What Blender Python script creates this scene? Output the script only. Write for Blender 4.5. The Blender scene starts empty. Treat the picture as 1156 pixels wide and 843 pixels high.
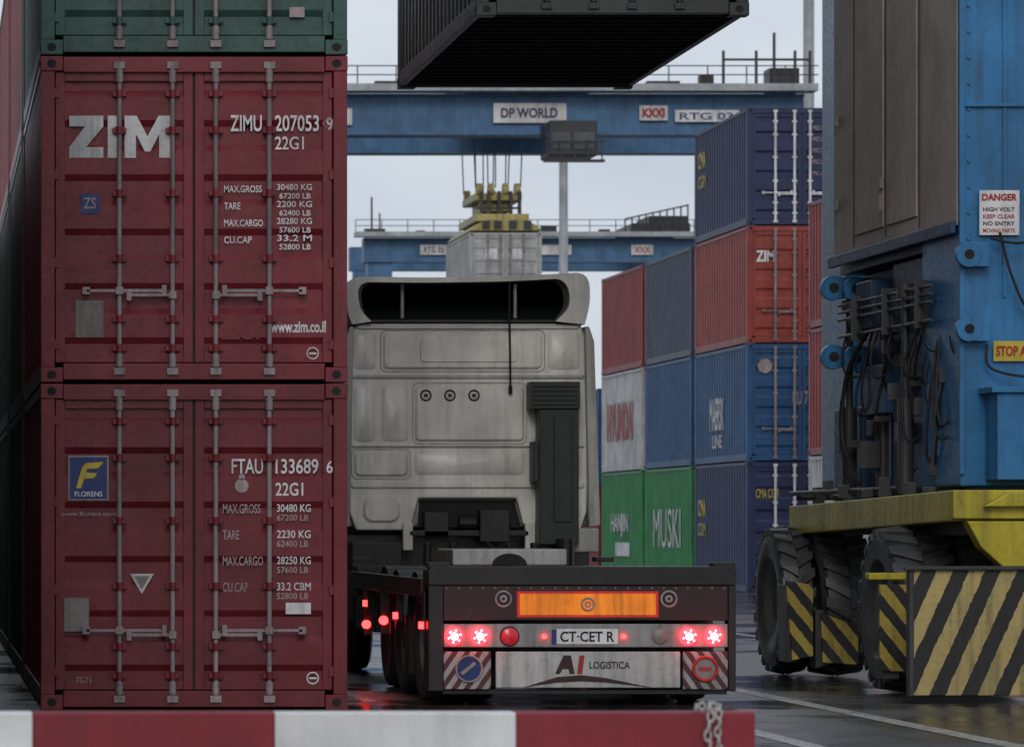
import bpy, math, random
from mathutils import Vector
random.seed(7)
scene=bpy.context.scene
# ---------------------------------------------------------------- helpers
class MB:
    def __init__(s): s.v=[]; s.f=[]
    def box(s,x0,x1,y0,y1,z0,z1):
        n=len(s.v)
        s.v+=[(x0,y0,z0),(x1,y0,z0),(x1,y1,z0),(x0,y1,z0),(x0,y0,z1),(x1,y0,z1),(x1,y1,z1),(x0,y1,z1)]
        s.f+=[tuple(n+i for i in q) for q in ((0,3,2,1),(4,5,6,7),(0,1,5,4),(1,2,6,5),(2,3,7,6),(3,0,4,7))]
        return s
    def prism(s,poly,a,b,axis='y'):
        n=len(s.v);k=len(poly)
        def m(p,t):
            if axis=='y': return (p[0],t,p[1])
            if axis=='x': return (t,p[0],p[1])
            return (p[0],p[1],t)
        s.v+=[m(p,a) for p in poly]+[m(p,b) for p in poly]
        s.f.append(tuple(n+i for i in range(k))); s.f.append(tuple(n+k+i for i in reversed(range(k))))
        for i in range(k):
            j=(i+1)%k; s.f.append((n+i,n+k+i,n+k+j,n+j))
        return s
    def frustum(s,p0,y0,p1,y1):
        n=len(s.v);k=len(p0)
        s.v+=[(p[0],y0,p[1]) for p in p0]+[(p[0],y1,p[1]) for p in p1]
        s.f.append(tuple(n+k+i for i in range(k)))
        for i in range(k):
            j=(i+1)%k; s.f.append((n+i,n+j,n+k+j,n+k+i))
        return s
    def ring(s,out,inn,a,b):
        n=len(s.v);k=len(out)
        s.v+=[(p[0],a,p[1]) for p in out]+[(p[0],a,p[1]) for p in inn]+[(p[0],b,p[1]) for p in out]+[(p[0],b,p[1]) for p in inn]
        for i in range(k-1):
            j=i+1
            s.f+=[(n+i,n+j,n+k+j,n+k+i),(n+2*k+i,n+3*k+i,n+3*k+j,n+2*k+j),(n+i,n+2*k+i,n+2*k+j,n+j),(n+k+i,n+k+j,n+3*k+j,n+3*k+i)]
        return s
    def cyl(s,p0,p1,r,n=12,r2=None):
        p0=Vector(p0);p1=Vector(p1); d=(p1-p0)
        if d.length<1e-6: return s
        d.normalize()
        u=d.orthogonal().normalized(); w=d.cross(u)
        r2=r if r2 is None else r2
        b=len(s.v)
        for q,rr in ((p0,r),(p1,r2)):
            for i in range(n):
                a=2*math.pi*i/n
                s.v.append(tuple(q+u*math.cos(a)*rr+w*math.sin(a)*rr))
        s.f.append(tuple(b+i for i in reversed(range(n)))); s.f.append(tuple(b+n+i for i in range(n)))
        for i in range(n):
            j=(i+1)%n; s.f.append((b+i,b+j,b+n+j,b+n+i))
        return s
    def tube(s,pts,r,n=7,sub=6):
        P=[Vector(p) for p in pts]
        if len(P)>2:
            Q=[P[0]]+P+[P[-1]]; out=[]
            for i in range(1,len(Q)-2):
                for k in range(sub):
                    t=k/sub
                    a,b,c,d=Q[i-1],Q[i],Q[i+1],Q[i+2]
                    out.append(0.5*((2*b)+(c-a)*t+(2*a-5*b+4*c-d)*t*t+(-a+3*b-3*c+d)*t**3))
            out.append(P[-1]); P=out
        for i in range(len(P)-1): s.cyl(P[i],P[i+1],r,n)
        return s
    def lathe(s,prof,c,axis='x',n=32):
        b=len(s.v);k=len(prof)
        for i in range(n):
            a=2*math.pi*i/n
            for (t,r) in prof:
                if axis=='x': s.v.append((c[0]+t,c[1]+r*math.cos(a),c[2]+r*math.sin(a)))
                elif axis=='y': s.v.append((c[0]+r*math.cos(a),c[1]+t,c[2]+r*math.sin(a)))
                else: s.v.append((c[0]+r*math.cos(a),c[1]+r*math.sin(a),c[2]+t))
        for i in range(n):
            j=(i+1)%n
            for q in range(k-1):
                s.f.append((b+i*k+q,b+i*k+q+1,b+j*k+q+1,b+j*k+q))
        return s
    def torus(s,c,R,r,nrm='y',n=20,m=6,sz=1.0):
        b=len(s.v)
        for i in range(n):
            a=2*math.pi*i/n
            for j in range(m):
                t=2*math.pi*j/m
                u=(R+r*math.cos(t))*math.cos(a);w=(R+r*math.cos(t))*math.sin(a)*sz;h=r*math.sin(t)
                s.v.append((c[0]+u,c[1]+h,c[2]+w) if nrm=='y' else (c[0]+h,c[1]+u,c[2]+w))
        for i in range(n):
            for j in range(m):
                s.f.append((b+i*m+j,b+((i+1)%n)*m+j,b+((i+1)%n)*m+(j+1)%m,b+i*m+(j+1)%m))
        return s
    def obj(s,name,mat,parent=None,bevel=0,smooth=False,loc=None):
        me=bpy.data.meshes.new(name); me.from_pydata(s.v,[],s.f)
        import bmesh
        bm=bmesh.new(); bm.from_mesh(me); bmesh.ops.recalc_face_normals(bm,faces=bm.faces); bm.to_mesh(me); bm.free()
        me.materials.append(mat)
        o=bpy.data.objects.new(name,me); scene.collection.objects.link(o)
        if parent: o.parent=parent
        if loc: o.location=loc
        if smooth:
            for p in me.polygons: p.use_smooth=True
            try: me.set_sharp_from_angle(angle=math.radians(38))
            except Exception: pass
        if bevel:
            m=o.modifiers.new('bevel','BEVEL'); m.width=bevel; m.segments=2; m.limit_method='ANGLE'; m.angle_limit=math.radians(40)
            m.harden_normals=False
        return o
def empty(name,loc=(0,0,0)):
    e=bpy.data.objects.new(name,None); e.location=loc; e.empty_display_size=.3
    scene.collection.objects.link(e); return e
def rrect(x0,x1,z0,z1,r,n=4):
    pts=[]
    for cx,cz,a0 in ((x1-r,z0+r,-90),(x1-r,z1-r,0),(x0+r,z1-r,90),(x0+r,z0+r,180)):
        for i in range(n+1):
            a=math.radians(a0+90*i/n); pts.append((cx+r*math.cos(a),cz+r*math.sin(a)))
    return pts
def chaikin(p,it=2):
    for _ in range(it):
        q=[p[0]]
        for i in range(len(p)-1):
            a,b=p[i],p[i+1]
            q+=[(a[0]*.75+b[0]*.25,a[1]*.75+b[1]*.25),(a[0]*.25+b[0]*.75,a[1]*.25+b[1]*.75)]
        q.append(p[-1]); p=q
    return p
def text(name,body,x,z,w,h,y,mat,parent,side=False,bold=.012,thick=.0):
    """fit text into box; front-facing (toward -Y) or side-facing (toward -X; x means y of the left end, runs to -Y)"""
    cu=bpy.data.curves.new('t','FONT'); cu.body=body; cu.size=1; cu.offset=bold; cu.resolution_u=3
    o=bpy.data.objects.new('t',cu); scene.collection.objects.link(o)
    dg=bpy.context.evaluated_depsgraph_get(); dg.update()
    me=bpy.data.meshes.new_from_object(o.evaluated_get(dg))
    bpy.data.objects.remove(o)
    if not me.vertices: return
    xs=[v.co.x for v in me.vertices];ys=[v.co.y for v in me.vertices]
    mx,Mx,my,My=min(xs),max(xs),min(ys),max(ys)
    for v in me.vertices:
        tx=(v.co.x-mx)/(Mx-mx)*w; ty=(v.co.y-my)/(My-my)*h
        v.co=(y,x-tx,z+ty) if side else (x+tx,y,z+ty)
    me.materials.clear(); me.materials.append(mat)
    ob=bpy.data.objects.new(name,me); scene.collection.objects.link(ob); ob.parent=parent
    return ob
# ---------------------------------------------------------------- materials
def nt(name):
    m=bpy.data.materials.new(name); m.use_nodes=True
    return m,m.node_tree,m.node_tree.nodes['Principled BSDF']
def N(t,ty,**k):
    n=t.nodes.new(ty)
    for a,b in k.items(): setattr(n,a,b)
    return n
def noise(t,scale,vec=(1,1,1),detail=3,rough=.6,off=0):
    g=N(t,'ShaderNodeNewGeometry'); mp=N(t,'ShaderNodeMapping')
    mp.inputs['Scale'].default_value=vec; mp.inputs['Location'].default_value=(off,off*.7,off*1.3)
    t.links.new(g.outputs['Position'],mp.inputs[0])
    n=N(t,'ShaderNodeTexNoise'); n.inputs['Scale'].default_value=scale; n.inputs['Detail'].default_value=detail; n.inputs['Roughness'].default_value=rough
    t.links.new(mp.outputs[0],n.inputs['Vector']); return n.outputs['Fac']
def ramp(t,src,a,b,ca=(0,0,0,1),cb=(1,1,1,1)):
    r=N(t,'ShaderNodeValToRGB'); r.color_ramp.elements[0].position=a; r.color_ramp.elements[1].position=b
    r.color_ramp.elements[0].color=ca; r.color_ramp.elements[1].color=cb
    t.links.new(src,r.inputs[0]); return r.outputs['Color']
def mix(t,fac,a,b,mode='MIX'):
    m=N(t,'ShaderNodeMix',data_type='RGBA',blend_type=mode)
    for i,x in ((0,fac),(6,a),(7,b)):
        if isinstance(x,(int,float)): m.inputs[i].default_value=x
        elif isinstance(x,tuple): m.inputs[i].default_value=x if len(x)==4 else x+(1,)
        else: t.links.new(x,m.inputs[i])
    return m.outputs[2]
def weather(t,b,col,dirt=.5,rust=.3,rough=.5,bump=.25,dirtcol=(.03,.026,.023),off=0,metal=0,spec=.32):
    c=mix(t,ramp(t,noise(t,1.3,off=off),.3,.75),tuple(x*.68 for x in col) if isinstance(col,tuple) else mix(t,1.0,col,(.72,.72,.72),'MULTIPLY'),
          tuple(min(1,x*1.15+.003) for x in col) if isinstance(col,tuple) else col)
    st=ramp(t,noise(t,1.0,(9,9,.7),4,.65,off+3),.46,.74)
    stf=N(t,'ShaderNodeMath',operation='MULTIPLY'); t.links.new(st,stf.inputs[0]); stf.inputs[1].default_value=dirt
    c=mix(t,stf.outputs[0],c,dirtcol)
    fg=ramp(t,noise(t,22,(1,1,1),4,.7,off+8),.5,.8)
    fgf=N(t,'ShaderNodeMath',operation='MULTIPLY'); t.links.new(fg,fgf.inputs[0]); fgf.inputs[1].default_value=dirt*.6
    c=mix(t,fgf.outputs[0],c,dirtcol)
    if rust>0:
        rs=ramp(t,noise(t,7,(1,1,.6),5,.75,off+15),.62,.68)
        rf=N(t,'ShaderNodeMath',operation='MULTIPLY'); t.links.new(rs,rf.inputs[0]); rf.inputs[1].default_value=rust
        c=mix(t,rf.outputs[0],c,(.07,.028,.015))
    t.links.new(c,b.inputs['Base Color'])
    rr=N(t,'ShaderNodeMapRange'); t.links.new(fg,rr.inputs[0]); rr.inputs[3].default_value=max(.05,rough-.10); rr.inputs[4].default_value=min(1,rough+.28)
    t.links.new(rr.outputs[0],b.inputs['Roughness']); b.inputs['Metallic'].default_value=metal
    b.inputs['Specular IOR Level'].default_value=spec
    if bump:
        bp=N(t,'ShaderNodeBump'); bp.inputs['Strength'].default_value=bump; bp.inputs['Distance'].default_value=.03
        t.links.new(noise(t,3.2,detail=3,off=off+5),bp.inputs['Height']); t.links.new(bp.outputs[0],b.inputs['Normal'])
_c={}
def paint(name,col,**k):
    if name in _c: return _c[name]
    m,t,b=nt(name); weather(t,b,col,off=len(_c)*3.7,**k); _c[name]=m; return m
def emis(name,col,s):
    m,t,b=nt(name); b.inputs['Base Color'].default_value=col+(1,); b.inputs['Emission Color'].default_value=col+(1,); b.inputs['Emission Strength'].default_value=s; b.inputs['Roughness'].default_value=.2; return m
def stripes(name,c1,c2,period,k,dirt=.6,rust=.15):
    m,t,b=nt(name)
    g=N(t,'ShaderNodeNewGeometry'); sp=N(t,'ShaderNodeSeparateXYZ'); t.links.new(g.outputs['Position'],sp.inputs[0])
    a=N(t,'ShaderNodeMath',operation='MULTIPLY_ADD'); t.links.new(sp.outputs[2],a.inputs[0]); a.inputs[1].default_value=-k; t.links.new(sp.outputs[0],a.inputs[2])
    a2=N(t,'ShaderNodeMath',operation='MULTIPLY_ADD'); t.links.new(sp.outputs[1],a2.inputs[0]); a2.inputs[1].default_value=1.0; t.links.new(a.outputs[0],a2.inputs[2])
    a3=N(t,'ShaderNodeMath',operation='MULTIPLY_ADD'); t.links.new(noise(t,14),a3.inputs[0]); a3.inputs[1].default_value=period*.14; t.links.new(a2.outputs[0],a3.inputs[2])
    d=N(t,'ShaderNodeMath',operation='DIVIDE'); t.links.new(a3.outputs[0],d.inputs[0]); d.inputs[1].default_value=period
    f=N(t,'ShaderNodeMath',operation='FRACT'); t.links.new(d.outputs[0],f.inputs[0])
    gt=N(t,'ShaderNodeMath',operation='GREATER_THAN'); t.links.new(f.outputs[0],gt.inputs[0]); gt.inputs[1].default_value=.5
    c=mix(t,gt.outputs[0],c1,c2); weather(t,b,c,dirt=dirt,rust=rust,rough=.55,bump=.1); return m

MD=(.045,.010,.013)
M=dict(
 maroon=paint('maroon_paint',(.185,.017,.026),dirt=.38,rust=.3,rough=.42,dirtcol=MD),
 maroon2=paint('maroon_paint_b',(.155,.014,.022),dirt=.42,rust=.3,rough=.42,dirtcol=MD),
 teal=paint('teal_paint',(.036,.095,.078),dirt=.5,rust=.4),
 navy=paint('navy_paint',(.018,.030,.090),dirt=.35,rust=.15),
 slate=paint('slate_paint',(.045,.062,.105),dirt=.4,rust=.15),
 blue=paint('blue_paint',(.016,.075,.185),dirt=.35,rust=.2),
 red=paint('red_paint',(.23,.026,.026),dirt=.4,rust=.2,dirtcol=MD),
 brick=paint('brick_paint',(.27,.045,.032),dirt=.4,rust=.2,dirtcol=MD),
 white=paint('white_container_paint',(.48,.48,.48),dirt=.4,rust=.3),
 green=paint('green_paint',(.016,.20,.05),dirt=.38,rust=.1),
 greyc=paint('grey_container_paint',(.40,.40,.39),dirt=.4,rust=.2),
 darkc=paint('dark_paint_and_gap_shade',(.032,.037,.033),dirt=.5,rust=.4),  # hanging container's own colour; painted shade on the left stacks
 black=paint('black_rubber_seal',(.010,.010,.010),dirt=.2,rust=0,rough=.7,bump=0),
 under=paint('underseal_and_hole_shade',(.008,.008,.009),dirt=.2,rust=.2,rough=.8,dirtcol=(.012,.011,.01)),  # underseal black, also used as painted shade in holes and recesses
 rod=paint('galvanised_rod',(.29,.235,.235),dirt=.7,rust=.6,rough=.45,bump=0),
 letter=paint('white_lettering',(.70,.68,.68),dirt=.5,rust=.0,rough=.6,bump=0),
 letterd=paint('faded_lettering',(.35,.28,.28),dirt=.6,rust=.0,rough=.6,bump=0),
 plate=paint('grey_plate',(.24,.20,.19),dirt=.6,rust=.3,rough=.5,bump=0),
 ylet=paint('yellow_lettering',(.55,.42,.04),dirt=.3,rust=0,rough=.5,bump=0),
 blet=paint('blue_decal',(.015,.035,.16),dirt=.3,rust=0,rough=.4,bump=0),
 cab=paint('cab_beige_grey_paint',(.68,.665,.61),dirt=.38,rust=.10,rough=.4,bump=.12,dirtcol=(.19,.175,.15)),
 cabd=paint('cab_grey_paint',(.36,.355,.33),dirt=.5,rust=.12,rough=.5,bump=.12,dirtcol=(.07,.065,.055)),
 plastic=paint('black_plastic',(.014,.018,.018),dirt=.3,rust=0,rough=.5,bump=.05),
 chas=paint('chassis_black',(.015,.012,.013),dirt=.5,rust=.35,rough=.45,bump=.1,dirtcol=(.02,.016,.016)),
 chasr=paint('chassis_brown_red',(.032,.010,.011),dirt=.5,rust=.35,rough=.45,bump=.1,dirtcol=(.02,.012,.012)),
 bar=paint('lamp_bar_grey',(.26,.25,.25),dirt=.6,rust=.1,rough=.4,bump=.05),
 wpan=paint('white_panel_paint',(.42,.41,.40),dirt=.65,rust=.15,rough=.4,bump=.05),
 tyre=paint('tyre_rubber',(.038,.039,.041),dirt=.5,rust=0,rough=.55,bump=.2,dirtcol=(.075,.072,.068),spec=.45),
 rim=paint('wheel_rim',(.10,.10,.10),dirt=.6,rust=.4,rough=.5,bump=0),
 cblue=paint('crane_blue_paint',(.026,.165,.36),dirt=.5,rust=.3,rough=.4,bump=.08),
 cblued=paint('crane_dark_blue_paint',(.018,.058,.125),dirt=.6,rust=.3,rough=.5,bump=.1),
 cgrey=paint('crane_cabinet_grey',(.36,.295,.265),dirt=.3,rust=.08,rough=.6,bump=.1,dirtcol=(.12,.095,.08),spec=.2),
 cyel=paint('crane_yellow_paint',(.43,.35,.022),dirt=.55,rust=.4,rough=.45,bump=.1),
 dblue=paint('hazed_crane_blue',(.062,.155,.29),dirt=.35,rust=.05,rough=.5,bump=0),  # desaturated blue, distance haze put into the colour
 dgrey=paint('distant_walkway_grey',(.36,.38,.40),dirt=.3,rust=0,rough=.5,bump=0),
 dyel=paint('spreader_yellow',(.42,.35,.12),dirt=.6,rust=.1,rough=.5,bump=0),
 steel=paint('dark_steel',(.040,.041,.045),dirt=.5,rust=.4,rough=.5,bump=.1),
 mast=paint('galvanised_mast',(.36,.38,.40),dirt=.2,rust=0,rough=.5,bump=0),
 bred=paint('barrier_red',(.25,.022,.035),dirt=.3,rust=0,rough=.45,bump=.05,dirtcol=(.07,.02,.02)),
 bwhite=paint('barrier_white',(.70,.70,.69),dirt=.16,rust=0,rough=.45,bump=.05),
 line=paint('road_line_paint',(.46,.46,.44),dirt=.8,rust=0,rough=.35,bump=.05),
 glass=paint('cabin_glass',(.05,.06,.07),dirt=.1,rust=0,rough=.15,bump=0,spec=.5),
 rlet=paint('red_lettering',(.36,.02,.02),dirt=.3,rust=0,rough=.5,bump=0),
 chain=paint('chain_steel',(.5,.49,.46),dirt=.4,rust=.2,rough=.35,bump=0,metal=.4),
)
M['lamp']=emis('tail_lamp_red',(1,.010,.016),15)
M['lamphot']=emis('tail_lamp_bulb',(1,.30,.26),9)
M['lampdim']=emis('dim_glow_red',(.45,.01,.02),.3)  # glows faintly by its own emission
M['marker']=emis('marker_lamp_red',(1,.02,.02),12)
def dirty_glow_board(name,col,e):
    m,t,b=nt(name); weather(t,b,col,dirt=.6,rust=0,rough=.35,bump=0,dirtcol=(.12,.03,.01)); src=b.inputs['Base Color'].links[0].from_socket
    t.links.new(src,b.inputs['Emission Color']); b.inputs['Emission Strength'].default_value=e; return m  # weathered board colour also emitted, a glow without a lamp
M['orange']=dirty_glow_board('orange_reflective_glow',(.95,.24,.012),.4)  # board brightness comes from added emission, not from reflection
M['redb']=dirty_glow_board('red_reflective_border_glow',(.6,.02,.02),.3)
M['yb']=stripes('yellow_black_stripes',(.44,.34,.13),(.016,.016,.016),.265,.45,dirt=.75,rust=.25)
M['yb2']=stripes('yellow_black_stripes_reverse',(.36,.27,.05),(.016,.016,.016),.22,-.8,dirt=.8,rust=.25)
M['rw']=stripes('red_white_stripes',(.36,.34,.34),(.09,.025,.025),.10,.7,dirt=.6)
M['rw2']=stripes('red_white_stripes_reverse',(.36,.34,.34),(.09,.025,.025),.10,-.7,dirt=.6)

# ---------------------------------------------------------------- world + lights + camera
w=bpy.data.worlds.new("World"); scene.world=w; w.use_nodes=True; t=w.node_tree
bg=t.nodes['Background']; sky=N(t,'ShaderNodeTexSky'); sky.sky_type='NISHITA'; sky.sun_disc=False
sky.sun_elevation=math.radians(28); sky.sun_rotation=math.radians(190); sky.dust_density=3; sky.air_density=1.2
hs=N(t,'ShaderNodeHueSaturation'); hs.inputs['Saturation'].default_value=.45; t.links.new(sky.outputs[0],hs.inputs['Color'])
tc=N(t,'ShaderNodeTexCoord'); mp=N(t,'ShaderNodeMapping'); mp.inputs['Scale'].default_value=(1,1,3.5); t.links.new(tc.outputs['Generated'],mp.inputs[0])
no=N(t,'ShaderNodeTexNoise'); no.inputs['Scale'].default_value=5; no.inputs['Detail'].default_value=6; t.links.new(mp.outputs[0],no.inputs['Vector'])
cl=ramp(t,no.outputs['Fac'],.32,.68,(5.6,6.4,7.6,1),(7.8,8.3,9.1,1))
t.links.new(mix(t,.8,hs.outputs[0],cl),bg.inputs['Color']); bg.inputs['Strength'].default_value=.1
sun=bpy.data.lights.new('sun','SUN'); sun.energy=.8; sun.angle=math.radians(20); sun.color=(1,.97,.93)
so=bpy.data.objects.new('sun',sun); scene.collection.objects.link(so)
so.rotation_euler=Vector((.16,.87,-.47)).to_track_quat('-Z','Y').to_euler()
cam=bpy.data.cameras.new('camera'); co=bpy.data.objects.new('camera',cam); scene.collection.objects.link(co); scene.camera=co
co.location=(0,0,1.45); co.rotation_euler=(math.radians(90),0,0)
cam.sensor_width=36; cam.lens=140.1; cam.shift_x=.569; cam.shift_y=.150; cam.clip_end=4000; cam.clip_start=.5
cam.dof.use_dof=True; cam.dof.focus_distance=34; cam.dof.aperture_fstop=6
scene.view_settings.view_transform='Standard'; scene.view_settings.look='None'; scene.view_settings.exposure=0

# ---------------------------------------------------------------- ground
m,t,b=nt('wet_asphalt')
big=ramp(t,noise(t,.45,detail=5,off=4),.42,.6)
fine=noise(t,60,detail=3)
c=mix(t,fine,(.030,.030,.031),(.075,.074,.070)); c=mix(t,big,c,(.022,.022,.024)); 
c=mix(t,ramp(t,noise(t,.9,detail=5,off=40),.5,.75),c,(.085,.078,.07))
t.links.new(c,b.inputs['Base Color'])
rr=N(t,'ShaderNodeMapRange'); t.links.new(big,rr.inputs[0]); rr.inputs[3].default_value=.42; rr.inputs[4].default_value=.10; t.links.new(rr.outputs[0],b.inputs['Roughness'])
bp=N(t,'ShaderNodeBump'); bp.inputs['Distance'].default_value=.004; 
iv=N(t,'ShaderNodeMapRange'); t.links.new(big,iv.inputs[0]); iv.inputs[3].default_value=.7; iv.inputs[4].default_value=.15; t.links.new(iv.outputs[0],bp.inputs['Strength'])
t.links.new(fine,bp.inputs['Height']); t.links.new(bp.outputs[0],b.inputs['Normal'])
g=MB(); g.v=[(-1500,-200,0),(1500,-200,0),(1500,3000,0),(-1500,3000,0)]; g.f=[(0,1,2,3)]; g.obj('ground',m)
r=empty('road_markings')
mk=MB()
def sheet(x0,x1,y0,y1,z=.004):
    n=len(mk.v); mk.v+=[(x0,y0,z),(x1,y0,z),(x1,y1,z),(x0,y1,z)]; mk.f.append((n,n+1,n+2,n+3))
sheet(7.10,7.28,18,75); sheet(5.75,5.92,16,30.5); sheet(10.9,11.05,18,75); sheet(3.6,3.72,33,75)
mk.obj('lane_lines',M['line'],r)

# ---------------------------------------------------------------- shipping container
W=2.438
def container(x,y,z,mat,L=6.06,H=2.591,near=False,door=True,rodmat=None,logo=None,handz=.72):
    e=empty('shipping_container',(x,y,z)); bv=.006 if near else 0
    fr=MB()
    for xx in (0,W-.11):
        fr.box(xx,xx+.11,0.004,.13,.118,H-.118); 
    for xx in (0,W-.16): fr.box(xx,xx+.16,L-.16,L-.004,.118,H-.118)
    fr.box(.178,W-.178,.008,.12,H-.115,H-.004); fr.box(.178,W-.178,.008,.12,.02,.15)
    fr.box(.178,W-.178,L-.1,L-.008,H-.09,H-.004); fr.box(.178,W-.178,L-.1,L-.008,.02,.15)
    for xx in (.004,W-.064):
        fr.box(xx,xx+.06,.162,L-.162,H-.075,H-.006); fr.box(xx,xx+.06,.162,L-.162,.02,.165)
    if near:
        fr.box(.178,W-.178,-.012,.008,H-.13,H-.112)
    fr.obj('frame',mat,e,bv)
    sd=MB()
    def corr(a,b,pitch,d):
        pts=[];u=a
        while u<b-.01:
            for du,o in ((0,0),(.38,0),(.5,d),(.88,d)):
                q=u+du*pitch
                if q<b: pts.append((q,o))
            u+=pitch
        pts.append((b,0)); return pts
    for s in (0,1):
        pts=corr(.13,L-.16,.28,.036)
        n=len(sd.v)
        for (u,o) in pts:
            xx=.014+o if s==0 else W-.014-o
            sd.v+=[(xx,u,.165),(xx,u,H-.075)]
        for i in range(len(pts)-1): sd.f.append((n+2*i,n+2*i+1,n+2*i+3,n+2*i+2))
    pts=corr(.16,W-.16,.25,.04); n=len(sd.v)
    for (u,o) in pts: sd.v+=[(u,L-.02-o,.15),(u,L-.02-o,H-.09)]
    for i in range(len(pts)-1): sd.f.append((n+2*i,n+2*i+1,n+2*i+3,n+2*i+2))
    pts=corr(.12,L-.12,.21,.02); n=len(sd.v)
    for (u,o) in pts: sd.v+=[(.06,u,H-.01-o),(W-.06,u,H-.01-o)]
    for i in range(len(pts)-1): sd.f.append((n+2*i,n+2*i+1,n+2*i+3,n+2*i+2))
    sd.obj('corrugated_panels',mat,e)
    fl=MB(); fl.box(.065,W-.065,.13,L-.13,.135,.16)
    k=.3
    while k<L-.2:
        fl.box(.065,W-.065,k,k+.045,.03,.134); k+=.3
    fl.obj('floor_cross_members',M['under'],e)
    ca=MB(); ho=MB()
    for cx in (-.003,W-.175):
        for cy in (-.004,L-.158):
            for cz in (0,H-.118):
                ca.box(cx,cx+.178,cy,cy+.162,cz,cz+.118)
                if cy<0:
                    ho.prism([(cx+.089+.03*math.cos(a*.5236)*1.25,cz+.059+.034*math.sin(a*.5236)) for a in range(12)],cy-.002,cy+.01)
                if cx<0:
                    ho.prism([(cy+.081+.038*math.cos(a*.5236),cz+.059+.034*math.sin(a*.5236)) for a in range(12)],cx-.002,cx+.01,'x')
    ca.obj('corner_castings',mat,e,bv); ho.obj('casting_hole_shade',M['under'],e)  # solid dark discs paint the shade of the casting holes
    if door:
        dr=MB(); x0,x1=.118,W/2-.008; z0,z1=.158,H-.122
        for (a,bb) in ((x0,x1),(W-x1,W-x0)):
            dr.box(a,a+.075,.03,.08,z0,z1); dr.box(bb-.075,bb,.03,.08,z0,z1)
            dr.box(a+.075,bb-.075,.03,.08,z0,z0+.075); dr.box(a+.075,bb-.075,.03,.08,z1-.075,z1)
            zz0,zz1=z0+.075,z1-.075; nb=5; ph=(zz1-zz0)/nb; n=len(dr.v); pr=[(zz0,.066)]
            for i in range(nb):
                q=zz0+i*ph
                pr+=[(q+.17*ph,.066),(q+.29*ph,.034),(q+.71*ph,.034),(q+.83*ph,.066)]
            pr.append((zz1,.066))
            for (zz,yy) in pr: dr.v+=[(a+.075,yy,zz),(bb-.075,yy,zz)]
            for i in range(len(pr)-1): dr.f.append((n+2*i,n+2*i+1,n+2*i+3,n+2*i+2))
        for zz in (.3,.95,1.65,2.3):
            for xx in (.085,W-.145):
                dr.box(xx,xx+.06,.012,.03,zz-.04,zz+.04); 
        dr.obj('doors',mat,e,.004 if near else 0)
        gk=MB(); gk.box(x0-.012,W-x0+.012,.082,.11,z0-.01,z1+.008); gk.box(W/2-.007,W/2+.007,.04,.08,z0,z1)
        gk.obj('door_gaskets',M['black'],e)
        rd=MB(); br=MB()
        for xx in (W/2-.595,W/2-.172,W/2+.172,W/2+.598):
            rd.cyl((xx,-.004,.06),(xx,-.004,H-.05),.0195 if near else .03,10)
            for zz in (.085,H-.075): rd.box(xx-.045,xx+.045,-.022,.006,zz-.028,zz+.028)
            if near:
                for zz in (.17,H-.16): rd.cyl((xx,-.004,zz-.05),(xx,-.004,zz+.05),.03,10)
            for zz in (.27,.5,.98,1.5,2.0,H-.3):
                br.box(xx-.055,xx+.055,-.014,.033,zz-.022,zz+.022); 
                if near: br.cyl((xx,-.004,zz-.032),(xx,-.004,zz+.032),.031,10)
        for sgn in (-1,1):
            for (a,bb,hz) in ((W/2+sgn*.595,W/2+sgn*.24,handz),(W/2+sgn*.172,W/2+sgn*.52,handz-.035)):
                rd.box(min(a,bb),max(a,bb),-.036,-.024,hz-.013,hz+.013)
                rd.box(a-.03,a+.03,-.04,.02,hz-.03,hz+.03)
                rd.box(bb-.02,bb+.02,-.04,.03,hz-.045,hz+.045)
            rd.box(min(W/2+sgn*.595,W/2+sgn*.86),max(W/2+sgn*.595,W/2+sgn*.86),-.03,-.018,handz-.012,handz+.012)
            rd.box(W/2+sgn*.86-.03,W/2+sgn*.86+.03,-.03,.03,handz-.03,handz+.03)
        rd.obj('locking_rods',rodmat or M['rod'],e,.003 if near else 0,True)
        br.obj('rod_guides',mat if near else (rodmat or M['rod']),e,.003 if near else 0,True)
    return e
GY=31.7; GX=.887; PZ=2.603
a=container(GX,GY,0,M['maroon2'],near=True,handz=.63)
yd=.0325
def t_(n,s,x,z,w,h,p,mat=None,**k): return text(n,s,x,z,w,h,k.pop('y',yd-.003),mat or M['letter'],p,**k)
dec=MB(); dec.box(.22,.54,.026,.031,1.665,2.02); dec.obj('decal_border',M['letterd'],a)
dec=MB(); dec.box(.232,.528,.021,.025,1.677,2.008); dec.obj('decal_field',M['blet'],a)
dec=MB(); dec.prism([(.28,1.76),(.33,1.93),(.36,1.96),(.50,1.97),(.46,1.92),(.37,1.915),(.36,1.885),(.45,1.88),(.42,1.84),(.345,1.835),(.32,1.76)],.016,.02); dec.obj('decal_letter',M['ylet'],a)
t_('decal_caption','FLORENS',.27,1.695,.22,.04,a,y=.019)
t_('decal_line','www.florens.com',.16,1.54,.44,.035,a,M['letterd'])
t_('owner_code','FTAU',1.52,1.875,.25,.12,a); t_('serial','133689',1.87,1.875,.34,.12,a); t_('check_digit','6',2.275,1.88,.05,.10,a)
t_('size_code','22G1',1.87,1.70,.22,.105,a)
em=MB(); em.cyl((1.60,.030,1.78),(1.60,.026,1.78),.055,20); em.cyl((1.60,.030,1.85),(1.60,.026,1.85),.025,12); em.obj('emblem',M['letterd'],a)
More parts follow.
